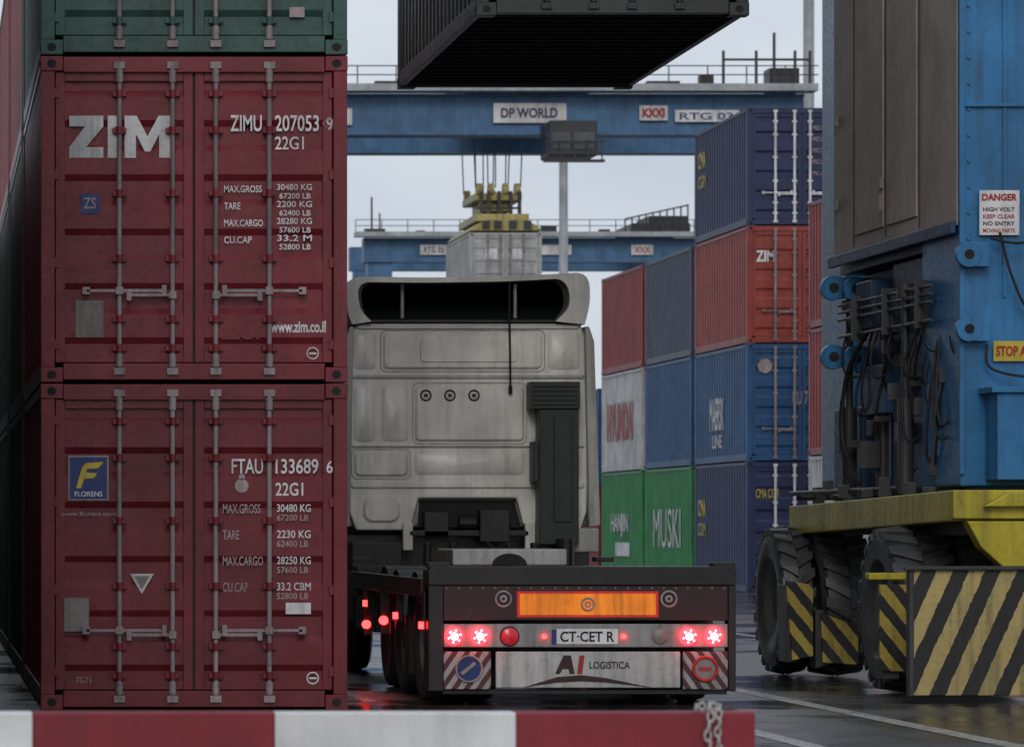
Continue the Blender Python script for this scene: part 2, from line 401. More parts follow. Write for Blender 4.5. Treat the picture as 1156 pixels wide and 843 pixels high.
for i,(l,rt) in enumerate((('MAX.GROSS','30480 KG'),('TARE','2230 KG'),('MAX.CARGO','28250 KG'),('CU.CAP','33.2 CBM'))):
    z=1.56-.208*i
    t_('weights_label',l,1.45,z,(.30,.13,.32,.2)[i],.075,a,M['letterd']); t_('weights_value',rt,1.88,z+.012,.27,.062,a); t_('weights_value',str(67200-4800*i)+' LB',1.88,z-.058,.25,.05,a,M['letterd'])
tr=MB(); tr.prism([(.71,1.08),(.90,1.08),(.805,.92)],.026,.031); tr.obj('triangle_mark',M['letter'],a)
tr=MB(); tr.prism([(.745,1.062),(.865,1.062),(.805,.955)],.021,.025); tr.obj('triangle_mark_centre',M['plate'],a)
p=MB(); p.box(.185,.385,.024,.030,.62,.89); p.obj('data_plate',M['plate'],a,.003)
p=MB(); p.box(1.95,2.15,.024,.030,.76,.85); p.obj('label_plate',M['letter'],a)
p=MB(); p.torus((2.165,.027,.25),.045,.006); p.box(2.135,2.195,.023,.027,.243,.257); p.obj('round_mark',M['letter'],a)
t_('stencil','7G71',.28,.21,.12,.05,a,M['letterd'])
a=container(GX,GY,PZ,M['maroon'],near=True,handz=.725)
zl=MB(); X0=.228; 
def ofs(poly,dx=0): return [(X0+dx+p[0],1.785+p[1]) for p in poly]
zl.prism(ofs([(0,0),(.27,0),(.27,.085),(.135,.085),(.27,.25),(.27,.335),(0,.335),(0,.25),(.125,.25),(0,.085)]),.0,.004)
zl.prism(ofs([(.305,0),(.405,0),(.405,.335),(.305,.335)]),.0,.004)
zl.prism(ofs([(.44,0),(.53,0),(.53,.19),(.60,.05),(.645,.05),(.715,.19),(.715,0),(.81,0),(.81,.335),(.71,.335),(.622,.17),(.535,.335),(.44,.335)]),.0,.004)
zo=zl.obj('company_lettering',M['letter'],a); zo.location=(0,.026,0)
t_('owner_code','ZIMU',1.51,1.995,.25,.13,a); t_('serial','207053',1.865,1.995,.35,.13,a); t_('check_digit','9',2.275,2.0,.05,.11,a)
t_('size_code','22G1',1.865,1.85,.23,.105,a)
p=MB(); p.torus((2.30,.027,2.055),.055,.005,n=4); p.obj('digit_box',M['letterd'],a)
for i,(l,rt) in enumerate((('MAX.GROSS','30480 KG'),('TARE','2200 KG'),('MAX.CARGO','28280 KG'),('CU.CAP','33.2 M'))):
    z=1.51-.135*i
    t_('weights_label',l,1.46,z,(.30,.13,.31,.22)[i],.055,a,M['letter']); t_('weights_value',rt,1.88,z+.018,.28,.05,a); t_('weights_value',str(67200-4800*i)+' LB',1.90,z-.05,.25,.045,a)
t_('web_address','www.zim.co.il',1.83,.395,.44,.095,a,bold=.03)
t_('old_stencil','22G1',1.44,.34,.3,.09,a,M['maroon2'],bold=.03)
p=MB(); p.torus((2.165,.027,.23),.045,.006); p.box(2.135,2.195,.023,.027,.223,.237); p.obj('round_mark',M['letter'],a)
p=MB(); p.box(.32,.465,.026,.031,1.34,1.50); p.obj('blue_decal',M['blet'],a); t_('decal_caption','ZS',.34,1.38,.10,.09,a,M['letterd'],y=.024)
p=MB(); p.box(.275,.5,.024,.030,.355,.65); p.obj('data_plate',M['plate'],a,.003)
a=container(GX,GY,2*PZ,M['teal'],near=True)
p=MB(); p.box(1.98,2.1,.024,.03,.3,.38); p.obj('label',M['letterd'],a)
for i,y in enumerate((38.2,44.8,51.4,58)):
    container(GX,y,0,M['darkc'],door=False); container(GX,y,PZ,M['darkc'],door=False)  # dark colour stands in for the shade between the stacks
    container(GX,y,2*PZ,M[('red','red','maroon','navy')[i]],door=False)
for y in (24.9,31.5,38.1,44.7,51.3):  # unseen stack, added to block light from the gap beside it
    container(-2.20,y,0,M['darkc'],door=y<30); container(-2.20,y,PZ,M['darkc'],door=y<30)
    if y<38: container(-2.20,y,2*PZ,M['navy'],door=y<30)

# ---------------------------------------------------------------- right-hand container row
RX=18.06; H9=2.896
def col(y,levels,x=RX,door=True):
    z=0; out=[]
    for i,(mt,h) in enumerate(levels):
        out.append(container(x,y,z,M[mt],H=h,door=door,rodmat=M['letter'] if mt in('navy',) else None)); z+=h+.012
    return out
b0=col(75.8,[('white',H9),('red',2.591),('red',2.591)])
b1=col(88,[('navy',H9),('blue',2.591),('brick',2.591),('navy',2.591)])
b2=col(94.5,[('green',H9),('blue',2.591),('slate',2.591)],door=False)
b3=col(101,[('green',H9),('white',2.591),('red',2.591)],door=False)
for y in (107.6,114.2,120.8,127.4): col(y,[('maroon',2.591),('blue',2.591)],door=False)
for x,y in ((20.9,88.3),(20.9,95),(20.9,101.5),(23.7,88.3)): col(y,[('slate',2.591),('red',2.591),('brick',2.591)],x)
for i in range(9): col(215,[(('navy','red','white','blue','green')[i%5],2.591),(('brick','slate','maroon')[i%3],2.591)],2+i*2.9,door=False)
sy=-.003
text('side_lettering','MUSKI',4.9,.95,3.6,.95,sy,M['letter'],b2[0],side=True,bold=.0)
text('side_lettering','HANJIN',4.6,1.2,2.6,.6,sy,M['letter'],b3[0],side=True,bold=.03)
p=MB(); p.box(-.004,.001,1.8,3.9,.7,1.05); p.obj('white_label',M['letter'],b3[0])
text('side_lettering','HYUNDAI',5.2,.8,3.9,1.0,sy,M['rlet'],b3[1],side=True,bold=.04)
text('side_lettering','MAERSK',4.2,.75,1.6,.75,sy,M['letter'],b1[1],side=True,bold=.02)
text('side_lettering','LINE',3.9,.35,1.1,.3,sy,M['letter'],b1[1],side=True,bold=.02)
for q in (b1[0],b1[3]):
    text('side_lettering','CMA',5.6,1.7,.9,.4,sy,M['ylet'],q,side=True,bold=.03); text('side_lettering','CGM',5.6,1.25,.9,.3,sy,M['ylet'],q,side=True)
text('front_lettering','CMA CGM',.2,2.1,.5,.2,.026,M['ylet'],b1[0])
text('front_lettering','ZIM',.2,1.8,.42,.25,.026,M['letter'],b1[2],bold=.03)
for q in b1[1:3]:
    for i in range(5): text('weights',('22G1 450','MAX 30480','TARE 2230','CU 33.2','NET 28250')[i],1.45,1.95-.2*i,.6,.09,.024,M['letter'],q)
p=MB(); p.cyl((.4,.028,2.1),(.4,.022,2.1),.17,7); p.obj('star_badge',M['letterd'],b1[1])
text('front_lettering','CU 7',1.0,1.25,.35,.3,.024,M['letterd'],b1[1])
for i in range(5): text('weights','MSCU 4471 22G1',1.45,2.1-.25*i,.6,.1,.024,M['letterd'],b1[3])

# ---------------------------------------------------------------- tyres
def truck_tyre(mb,rim,cx,cy,cz,r=.5,w=.29):
    h=w/2
    mb.lathe([(-h*.75,r*.56),(-h,r*.66),(-h,r*.88),(-h*.85,r*.97),(-h*.5,r),(h*.5,r),(h*.85,r*.97),(h,r*.88),(h,r*.66),(h*.75,r*.56)],(cx,cy,cz),n=36)
    rim.lathe([(-h*.7,0.0),(-h*.7,r*.2),(-h*.3,r*.25),(-h*.2,r*.5),(-h*.76,r*.57),(h*.76,r*.57),(h*.2,r*.5),(h*.3,r*.25),(h*.7,0)],(cx,cy,cz),n=24)
# ---------------------------------------------------------------- semi trailer
tr=empty('container_trailer',(5.306,32.4,0))
f=MB()
f.prism([(-1.25,1.10),(-1.22,1.13),(1.22,1.13),(1.25,1.10),(1.25,.98),(-1.25,.98)],-.02,.35)
f.box(-1.25,1.25,.02,.32,.69,.98)
f.box(-1.25,-1.13,-.012,.16,.12,.975); f.box(1.19,1.25,-.012,.16,.12,.975)
f.box(-1.13,1.19,.05,.11,.09,.13)
for sx in (-1,1):
    f.box(sx*.5-.06,sx*.5+.06,.3,5.6,.72,1.0)
    f.box(sx*1.24-.03,sx*1.24+.03,.36,5.9,.88,1.03)
for y in (1.3,2.6,3.9,5.2,5.9): f.box(-1.22,1.22,y,y+.12,.85,1.0)
for sx in (-1,1):
    for y in (.0,5.75): f.box(sx*1.16-.09,sx*1.16+.09,y,y+.2,1.12,1.165)
f.box(-1.24,1.24,5.5,5.9,.8,1.08)
for sx in (-1,1): f.box(sx*.75-.07,sx*.75+.07,4.9,5.05,.05,.9)
f.obj('chassis_frame',M['chas'],tr,.006)
f=MB(); f.box(-1.125,1.185,-.004,.02,.695,.975); f.obj('rear_panel',M['chasr'],tr,.004)
f=MB(); 
for i in range(24): 
    xx=-1.1+i*.098; f.cyl((xx,-.008,.955),(xx,.0,.955),.008,8)
f.obj('panel_rivets',M['plate'],tr)
f=MB(); f.box(-.53,.62,-.012,-.006,.718,.93); f.obj('reflective_border',M['redb'],tr)
f=MB(); f.box(-.508,.598,-.018,-.0125,.738,.91); f.obj('orange_marker_board',M['orange'],tr)
f=MB(); f.torus((.045,-.022,.825),.05,.009); f.torus((.045,-.022,.825),.02,.006); f.obj('board_emblem',M['letterd'],tr)
f=MB()
for xx in (-.64,.705): f.torus((xx,-.012,.868),.062,.009); f.torus((xx,-.012,.868),.022,.011,n=12)
f.obj('round_stickers',M['letterd'],tr)
f=MB(); f.box(-1.125,1.185,-.008,.04,.475,.665); f.obj('lamp_bar',M['bar'],tr,.008)
f=MB(); g1=MB(); g2=MB(); g3=MB(); hb=MB()
for xx in (-1.043,-.835,.863,1.065):
    f.lathe([(-.050,.0),(-.047,.045),(-.034,.070),(.004,.076)],(xx,-.012,.565),'y',24)
    g1.lathe([(-.062,0),(-.057,.022),(-.046,.032)],(xx,-.014,.565),'y',16)
    for k in range(6):
        a=k*math.pi/3+.3; g1.cyl((xx+.049*math.cos(a),-.066,.565+.049*math.sin(a)),(xx+.049*math.cos(a),-.056,.565+.049*math.sin(a)),.008,8)
for xx,mm in ((-.59,g2),): mm.lathe([(-.026,0),(-.022,.045),(-.01,.07)],(xx,-.012,.565),'y',24); hb.torus((xx,-.014,.565),.074,.008)
f.obj('tail_lamp_lenses',M['lamp'],tr,0,True); g1.obj('tail_lamp_bulbs',M['lamphot'],tr,0,True); g2.obj('dark_lamp',M['lampdim'],tr,0,True); hb.obj('lamp_bezels',M['chas'],tr,0,True)
f=MB(); f.lathe([(-.02,0),(-.018,.045),(-.006,.066)],(.633,-.012,.565),'y',20); f.obj('reverse_lamp',M['plate'],tr,0,True)
f=MB()
for xx in (-.31,.335): f.cyl((xx,-.03,.562),(xx,-.008,.562),.02,12)
f.obj('plate_lamps',M['marker'],tr)
f=MB(); f.box(-.25,.29,-.018,-.010,.50,.625); f.obj('licence_plate',M['letter'],tr,.003)
f=MB(); f.box(-.25,-.21,-.022,-.0185,.502,.623); f.obj('plate_band',M['blet'],tr)
text('plate_text','CT·CET R',-.18,.52,.44,.085,-.0195,M['under'],tr,bold=.02)
f=MB(); f.box(-.70,.80,-.002,.03,.145,.44); f.obj('bumper_board',M['wpan'],tr,.01)
f=MB(); f.box(-1.125,-.74,-.002,.03,.135,.44); f.obj('chevron_board',M['rw'],tr,.004)
f=MB(); f.box(.82,1.185,-.002,.03,.135,.44); f.obj('chevron_board_right',M['rw2'],tr,.004)
f=MB(); f.cyl((-.92,-.012,.30),(-.92,-.004,.30),.105,24); f.obj('blue_round_sign',M['blet'],tr)
f=MB(); f.torus((-.92,-.014,.30),.105,.008); f.prism([(-.99,.27),(-.97,.25),(-.86,.34),(-.88,.36)],-.018,-.013); f.obj('round_sign_marks',M['letterd'],tr)
f=MB(); f.cyl((1.0,-.012,.30),(1.0,-.004,.30),.10,24); f.obj('white_round_sign',M['plate'],tr)
f=MB(); f.torus((1.0,-.014,.30),.095,.014); f.box(.95,1.05,-.018,-.0125,.285,.315); f.obj('round_sign_ring',M['rlet'],tr)
f=MB(); f.prism([(-.22,.26),(-.15,.41),(-.09,.41),(-.06,.26),(-.10,.26),(-.11,.30),(-.16,.30),(-.18,.26)],-.008,-.003)
f.obj('dark_logo',M['chasr'],tr)
f=MB(); f.prism([(-.04,.26),(-.02,.41),(.02,.41),(.0,.26)],-.008,-.003); f.obj('red_logo_stroke',M['rlet'],tr)
f=MB(); f.prism([(-.48,.15),(-.2,.235),(.0,.25),(.2,.225),(.56,.15),(.2,.19),(0,.2),(-.2,.19)],-.008,-.003); f.obj('dark_swoosh',M['chasr'],tr)
text('board_text','LOGISTICA',.06,.30,.33,.06,-.005,M['chas'],tr,bold=.02)
ty=MB(); rm=MB()
for y in (1.05,2.4):
    for x in (-1.05,-.72,.72,1.05): truck_tyre(ty,rm,x,y,.5,.5,.28)
    rm.cyl((-1.0,y,.5),(1.0,y,.5),.07)
ty.obj('tyres',M['tyre'],tr,0,True); rm.obj('rims_axles',M['rim'],tr,0,True)
f=MB()
for y in (1.05,2.4):
    for sx in (-1,1):
        pts=[(y+.6*math.cos(a),.5+.58*math.sin(a)) for a in [math.radians(20+14*i) for i in range(11)]]
        for i in range(10):
            (ya,za),(yb,zb)=pts[i],pts[i+1]; n=len(f.v)
            f.v+=[(sx*.6,ya,za),(sx*1.23,ya,za),(sx*1.23,yb,zb),(sx*.6,yb,zb)]; f.f.append((n,n+1,n+2,n+3))
f.obj('mudguards',M['plastic'],tr)
f=MB(); f.box(-1.0,1.0,.45,.47,.15,.66); f.box(-1.2,-.5,1.7,1.73,.2,.8); f.obj('mud_flaps',M['black'],tr)
f=MB()
for (y,z) in ((.2,.62),(2.0,.66),(4.4,.72)): f.box(-1.29,-1.262,y,y+.13,z,z+.055)
f.cyl((-1.25,3.2,.62),(-1.25,3.16,.62),.04); f.cyl((-1.25,4.6,.55),(-1.25,4.56,.55),.04)
f.obj('side_marker_lamps',M['marker'],tr)
f=MB()
for (y,z) in ((.2,.62),(2.0,.66),(4.4,.72)): f.box(-1.262,-1.22,y-.02,y+.14,z-.02,z+.3)
f.box(-1.27,-1.2,3.21,3.26,.5,.9); f.box(-1.27,-1.2,4.61,4.66,.45,.9)
f.obj('marker_brackets',M['chas'],tr)
f=MB(); f.box(-.5,.55,4.2,5.3,1.10,1.25); f.obj('gooseneck',M['wpan'],tr,.015)
f=MB(); f.prism([(.02+.16*math.cos(math.radians(a)),1.10+.11*math.sin(math.radians(a))) for a in range(0,181,15)],4.17,4.2); f.obj('gooseneck_opening_shade',M['under'],tr)  # flat dark half disc, shade of the opening painted on
f=MB()
f.tube([(-.4,.2,.9),(-.3,1.5,.8),(-.2,3,.95),(0,5,1.1),(.1,7.0,1.25)],.02); f.tube([(.3,.2,.9),(.3,1.5,.75),(.2,3,.95),(.15,5,1.08),(.2,7.0,1.3)],.02)
f.obj('air_hoses',M['black'],tr)

# ---------------------------------------------------------------- tractor unit
tk=empty('truck_tractor',(5.385,39.8,0))
f=MB()
f.prism([(-1.19,1.60),(-1.12,1.42),(-.60,1.42),(-.56,1.50),(-.50,1.74),(.48,1.74),(.54,1.50),(.58,1.42),(1.12,1.42),(1.18,1.60),(1.20,2.4),(1.18,3.3),(1.12,3.48),(-1.12,3.48),(-1.20,3.3),(-1.22,2.4)],0,.10)
f.obj('cab_rear_wall',M['cab'],tk,.02)
f=MB(); f.prism([(-1.2,1.45),(1.2,1.45),(1.22,2.6),(1.19,3.4),(1.1,3.5),(-1.1,3.5),(-1.19,3.4),(-1.22,2.6)],.101,2.0)
f.obj('cab_body',M['cabd'],tk,.04)
f=MB(); f.prism([(1.95,.5),(2.25,.55),(2.28,1.7),(2.05,3.35),(1.9,3.45),(1.95,1.6)],-1.2,1.2,'x'); f.obj('cab_nose',M['cab'],tk,.03)
f=MB(); f.prism([(2.275,1.85),(2.3,1.86),(2.12,2.95),(2.09,2.95)],-1.08,1.08,'x'); f.obj('windscreen',M['glass'],tk)
f=MB()
def press(x0,x1,z0,z1,d=.022,r=.05,bw=.028):
    f.frustum(rrect(x0,x1,z0,z1,r),.001,rrect(x0+bw,x1-bw,z0+bw,z1-bw,max(.01,r-bw*.6)),-d)
press(-1.15,-.92,3.02,3.40); press(-.86,.74,3.02,3.40,.03,.06); press(.79,1.11,3.02,3.40)
press(-.54,.56,2.30,2.87,.03,.05); press(-1.15,-.93,2.30,2.87); press(-.87,-.60,2.30,2.87); press(.62,1.12,2.30,2.87)
press(-.54,.56,1.97,2.20,.022); press(-1.15,-.60,1.95,2.22,.03,.06); press(.62,1.12,1.95,2.22)
press(-1.06,-.68,1.49,1.76,.03,.1); press(.68,1.02,1.49,1.76,.03,.1)
press(-1.18,1.16,2.925,2.985,.028,.025,.02); press(-1.18,1.16,2.235,2.275,.015,.018,.014); press(-1.18,1.16,1.83,1.91,.024,.03,.022); press(-1.12,1.1,3.42,3.47,.03,.02,.015)
press(-.5,.5,3.08,3.34,.045,.05,.02)
f.obj('pressed_panels',M['cab'],tk,0,True)
f=MB()
for (x0,x1,z0,z1) in ((-.565,.585,2.275,2.895),(-.885,.765,2.995,3.42),(-1.175,-.575,1.925,2.232)):
    o=rrect(x0,x1,z0,z1,.06); i_=rrect(x0+.014,x1-.014,z0+.014,z1-.014,.05)
    f.ring(o+[o[0]],i_+[i_[0]],-.003,.002)
f.obj('panel_seams',M['cabd'],tk)
f=MB()
for x in (-.43,-.19,.05): f.torus((x,-.038,2.765),.05,.009); f.box(x-.02,x+.02,-.045,-.03,2.75,2.78)
f.obj('round_stickers',M['chas'],tk)
f=MB(); f.prism([(-.5,1.45),(.54,1.45),(.47,1.72),(-.48,1.72)],.09,.1); f.obj('under_cab_shade',M['under'],tk)  # dark sheet behind the notch stands in for shade under the cab
f=MB(); f.box(-.45,-.2,-.05,.08,1.36,1.6); f.box(.1,.4,-.1,.08,1.3,1.62); f.cyl((-.1,.0,1.5),(.08,.0,1.5),.07); f.box(-.6,.6,-.05,.05,1.36,1.42); f.obj('cab_suspension',M['chas'],tk,.01)
f=MB(); f.box(-.66,-.56,-.05,.06,1.22,1.5); f.box(.56,.66,-.05,.06,1.22,1.5); f.obj('cab_brackets',M['cab'],tk,.012)
outp=chaikin([(-1.17,3.47),(-1.225,3.62),(-1.235,3.94),(-.9,3.945),(-.5,3.935),(.3,3.945),(.9,3.975),(1.18,3.99),(1.21,3.72),(1.15,3.47)])
inn=chaikin([(-.98,3.50),(-1.10,3.62),(-1.12,3.89),(-.85,3.89),(-.5,3.885),(.3,3.895),(.7,3.915),(.96,3.93),(1.02,3.66),(.86,3.50)])
f=MB(); f.ring(outp,inn,-.08,1.5); f.obj('roof_spoiler',M['cab'],tk,.0,True)
f=MB(); f.prism([(.0,3.49),(1.5,3.49),(1.5,3.9),(1.2,3.86),(.0,3.52)],-1.0,.95,'x'); f.obj('cab_roof',M['plastic'],tk,.01)
f=MB(); f.prism([(p[0]*.99,p[1]) for p in inn],1.3,1.34); f.obj('spoiler_inside_shade',M['under'],tk)  # dark board added as the shade inside the spoiler
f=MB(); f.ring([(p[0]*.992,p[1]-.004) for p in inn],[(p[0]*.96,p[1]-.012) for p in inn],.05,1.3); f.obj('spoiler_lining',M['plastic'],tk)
f=MB(); f.cyl((-.65,.1,3.5),(-.65,.1,3.88),.018); f.cyl((.48,.1,3.5),(.48,.1,3.88),.018); f.obj('spoiler_struts',M['cabd'],tk)
f=MB(); f.tube([(.40,-.06,3.90),(.40,-.06,3.50),(.405,-.07,3.2),(.41,-.06,2.83)],.011); f.cyl((.41,-.06,2.86),(.41,-.06,2.78),.02); f.obj('rear_aerial_cable',M['black'],tk)
f=MB()
f.prism([(1.19,1.45),(1.30,1.47),(1.27,2.4),(1.24,3.3),(1.19,3.45),(1.15,3.45)],-.10,.6); f.prism([(-1.19,1.45),(-1.26,1.47),(-1.27,2.4),(-1.24,3.3),(-1.19,3.45),(-1.15,3.45)],-.06,.6)
f.obj('side_deflectors',M['cabd'],tk,.012)
f=MB(); f.box(.57,1.06,-.34,-.06,2.62,2.89); f.box(.66,1.05,-.32,-.05,1.28,2.62); f.box(.60,.70,-.28,-.05,1.9,2.3)
f.box(.80,.98,-.335,-.32,1.5,2.55)
for i in range(5): f.box(.60,1.03,-.35,-.33,2.655+i*.045,2.675+i*.045)
f.obj('air_intake_stack',M['plastic'],tk,.02)
f=MB()
for sx in (-1,1): f.box(sx*.42-.04,sx*.42+.04,-4.4,2.0,.72,1.0)
for y in (-4.4,-2.3,-.9): f.box(-.4,.4,y,y+.1,.75,.98)
f.box(-.5,.5,-3.9,-2.9,1.0,1.09); f.box(-1.0,1.0,-.8,-.1,1.0,1.05); f.box(-1.15,-.55,-1.9,-.2,.45,1.0); f.box(.55,1.15,-1.9,-.2,.45,1.0)
f.box(-1.2,1.2,.2,2.1,.5,1.38)
f.box(-1.18,-.68,-.15,.2,1.05,1.3); f.box(.68,1.18,-.15,.2,1.05,1.3); f.cyl((.9,-.4,.9),(.9,-.4,1.34),.09)
f.box(-1.22,-.75,-4.45,-4.38,.55,.78); f.box(.75,1.22,-4.45,-4.38,.55,.78)
for x in (-.5,-.25,.3,.55): f.cyl((x,-.7,1.05),(x,-.7,1.3),.04)
f.obj('tractor_chassis',M['chas'],tk,.01)
f=MB(); f.box(.98,1.27,-.2,-.02,1.2,1.44); f.obj('side_step_grey',M['cabd'],tk,.02)
f=MB()
for x in (-1.14,-.98,.98,1.14): f.cyl((x,-4.48,.67),(x,-4.45,.67),.035,14)
f.obj('tail_lamps',M['marker'],tk)
ty=MB(); rm=MB()
for x in (-1.07,-.75,.75,1.07): truck_tyre(ty,rm,x,-3.4,.5,.5,.29)
for x in (-1.05,1.05): truck_tyre(ty,rm,x,1.0,.5,.5,.32)
rm.cyl((-1,-3.4,.5),(1,-3.4,.5),.08); rm.cyl((-1,1,.5),(1,1,.5),.06)
ty.obj('tyres',M['tyre'],tk,0,True); rm.obj('rims_axles',M['rim'],tk,0,True)
f=MB()
for sx in (-1,1):
    pts=[(-3.4+.62*math.cos(a),.5+.60*math.sin(a)) for a in [math.radians(10+16*i) for i in range(11)]]
    for i in range(10):
        (ya,za),(yb,zb)=pts[i],pts[i+1]; n=len(f.v)
        f.v+=[(sx*.58,ya,za),(sx*1.23,ya,za),(sx*1.23,yb,zb),(sx*.58,yb,zb)]; f.f.append((n,n+1,n+2,n+3))
f.obj('mudguards',M['plastic'],tk)
# ---------------------------------------------------------------- hanging container
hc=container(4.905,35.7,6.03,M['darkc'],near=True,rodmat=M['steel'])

# ---------------------------------------------------------------- near gantry crane
cr=empty('rubber_tyred_gantry_crane',(0,0,0))
f=MB(); f.box(8.77,10.4,33.9,35.2,1.80,17.2); f.box(9.25,10.4,40.2,41.3,1.80,17.2); f.box(-14.4,-13.2,33.9,35.2,1.8,17.2); f.box(-14.4,-13.2,40.2,41.3,1.8,17.2)
f.box(-14.6,10.6,33.9,35.1,17.2,18.9); f.box(-14.6,10.6,40.2,41.3,17.2,18.9)
f.obj('legs_and_girders',M['cblue'],cr,.015)
f=MB(); f.box(8.755,8.80,33.86,33.90,1.9,17); f.box(9.13,9.16,33.885,33.90,3.4,17)
for i in range(60): f.cyl((8.84,33.88,3.9+i*.22),(8.84,33.9,3.9+i*.22),.014,8)
for i in range(7): f.box(8.80,10.4,33.86,33.9,5.02+i*1.6,5.05+i*1.6)
f.box(8.98,10.0,33.5,33.9,1.85,2.58); f.box(8.92,10.1,33.45,33.9,2.58,2.63)
f.obj('leg_flanges',M['cblue'],cr,.006)
f=MB(); f.box(8.75,10.3,35.21,38.55,4.02,9.0); f.box(8.75,8.768,33.95,35.21,4.02,9.0); f.obj('electrical_cabinet',M['cgrey'],cr,.02)
f=MB(); 
for y in (35.2,36.45,37.7): f.box(8.742,8.75,y,y+.02,4.1,9)
f.obj('cabinet_seams',M['steel'],cr,.002)
f=MB(); f.box(8.735,8.75,36.52,37.62,4.2,8.5); f.box(8.735,8.75,35.28,36.38,4.2,8.5); f.obj('cabinet_doors',M['cgrey'],cr,.006)
f=MB(); f.box(8.70,8.748,33.95,38.6,3.95,4.06); f.box(8.8,10.2,35.3,38.5,3.88,4.015); f.obj('cabinet_base_rail',M['cblued'],cr,.01)
f=MB(); f.cyl((8.72,36.55,4.35),(8.72,36.55,4.5),.02); f.box(8.71,8.735,36.5,36.6,4.55,4.65); 
for z in (4.5,5.3): f.box(8.72,8.735,38.3,38.42,z,z+.1)
f.obj('cabinet_handles',M['plate'],cr)
f=MB(); f.box(8.85,10.2,35.25,36.6,1.8,3.86); f.box(8.95,9.5,37.4,38.3,1.75,3.6); f.prism([(36.6,3.87),(38.5,3.87),(38.5,3.6),(36.6,3.1)],9.0,9.6,'x')
f.box(8.78,9.3,36.7,37.5,2.5,2.95); f.box(8.74,9.0,37.0,37.6,3.3,3.75); f.box(8.9,9.4,38.0,39.2,1.7,2.6); f.box(8.9,9.9,34.0,35.2,1.72,1.80)
f.obj('leg_structure_dark',M['cblued'],cr,.012)
f=MB()
for (x,y,z) in ((8.79,33.8,3.76),(8.79,33.8,3.13)):
    f.cyl((x+.02,y-.05,z),(x+.02,y+.03,z),.11,28); f.box(x+.03,x+.2,y-.045,y+.1,z-.105,z+.105)
for (x,y,z) in ((8.66,38.2,3.74),(8.66,38.2,3.08)):
    f.cyl((x,y-.05,z),(x,y+.05,z),.12,28); f.box(x+.01,x+.35,y-.045,y+.045,z-.10,z+.10); f.cyl((x+.18,y-.2,z-.02),(x+.18,y-.1,z-.02),.12,28)
f.obj('pin_lugs',M['cblue'],cr,.006,True)
f=MB()
for (x,y,z) in ((8.81,33.8,3.76),(8.81,33.8,3.13)): f.cyl((x,y-.056,z),(x,y-.04,z),.042,16)
for (x,y,z) in ((8.66,38.2,3.74),(8.66,38.2,3.08)): f.cyl((x,y-.056,z),(x,y-.04,z),.048,16); f.cyl((x+.18,y-.206,z-.02),(x+.18,y-.19,z-.02),.048,16)
f.obj('pin_hole_shade',M['under'],cr)  # dark discs on the lugs, hole shade given as colour
f=MB()
for (x,y) in ((8.72,35.6),(8.86,37.0),(8.82,38.2),(9.0,34.9)):
    f.cyl((x,y,1.75),(x,y,2.6),.07); f.cyl((x,y,2.6),(x,y,3.5),.035); f.cyl((x,y,3.5),(x,y,3.62),.075)
for z in (3.55,3.48,3.41,3.25): f.cyl((8.70,34.6,z),(8.72,38.2,z+.02),.016)
for y in (35.0,36.2,37.4): f.box(8.66,8.8,y,y+.05,3.2,3.62)
f.box(8.68,8.8,36.9,37.2,2.0,2.25); f.box(8.68,8.82,35.9,36.1,2.6,2.75)
f.obj('hydraulic_cylinders_pipes',M['steel'],cr,0,True)
f=MB()
for i in range(22):
    y=34.2+random.random()*4.0; x=8.70+random.random()*.12; z=3.55-random.random()*.5; dz=.35+random.random()*.9
    y2=y+random.uniform(-.5,.5)
    f.tube([(x+.1,y,z),(x-.02,y+.3*(y2-y),z-dz*.6),(x-.02,y+.8*(y2-y),z-dz),(x+.12,y2,z-dz*.8-random.random()*.3)],.008+.006*random.random())
f.tube([(9.08,33.8,3.95),(9.16,33.75,3.6),(9.3,33.75,3.3),(9.5,33.8,3.25)],.012); f.tube([(9.0,33.8,3.9),(9.2,33.7,3.85),(9.5,33.8,3.9)],.012)
f.tube([(8.98,33.84,3.0),(9.0,33.8,2.8),(9.3,33.7,2.72),(9.6,33.8,2.75)],.012)
f.tube([(8.78,37.2,3.3),(8.66,37.6,2.9),(8.64,37.7,2.3),(8.7,37.3,1.85)],.02); f.tube([(8.78,37.9,3.0),(8.72,38.1,2.6),(8.72,38.0,2.1),(8.8,37.9,1.8)],.018)
f.obj('hoses',M['black'],cr)
f=MB()
for i in range(14):
    y=34.4+i*.29; z=1.85+random.random()*1.6
    f.box(8.72,8.86,y,y+.06+.12*random.random(),z,z+.05+.14*random.random())
f.obj('valve_blocks',M['steel'],cr,.008)
f=MB(); f.box(8.92,9.26,33.85,33.858,3.93,4.31); f.obj('warning_plate',M['letter'],cr)
text('warning_heading','DANGER',8.94,4.22,.3,.06,33.846,M['rlet'],cr,bold=.04)
for i in range(4): text('warning_line',('HIGH VOLT','KEEP CLEAR','NO ENTRY','MOVING PARTS')[i],8.95,4.13-.06*i,.27,.035,33.846,M['rlet' if i%2 else 'chas'],cr,bold=.02)
f=MB(); f.box(9.04,9.5,33.85,33.858,2.86,3.03); f.obj('yellow_plate',M['ylet'],cr); text('yellow_plate_text','STOP AREA',9.06,2.90,.4,.09,33.846,M['rlet'],cr,bold=.04)
f=MB(); f.box(9.22,9.4,33.4,33.48,1.95,2.15); f.obj('junction_box',M['letter'],cr,.01)
f=MB(); f.box(8.62,10.1,33.3,39.3,1.50,1.60); f.prism([(33.25,1.50),(39.3,1.38),(39.3,1.66),(33.25,1.76)],8.52,8.62,'x'); f.box(8.52,10.1,33.15,33.25,1.52,1.76)
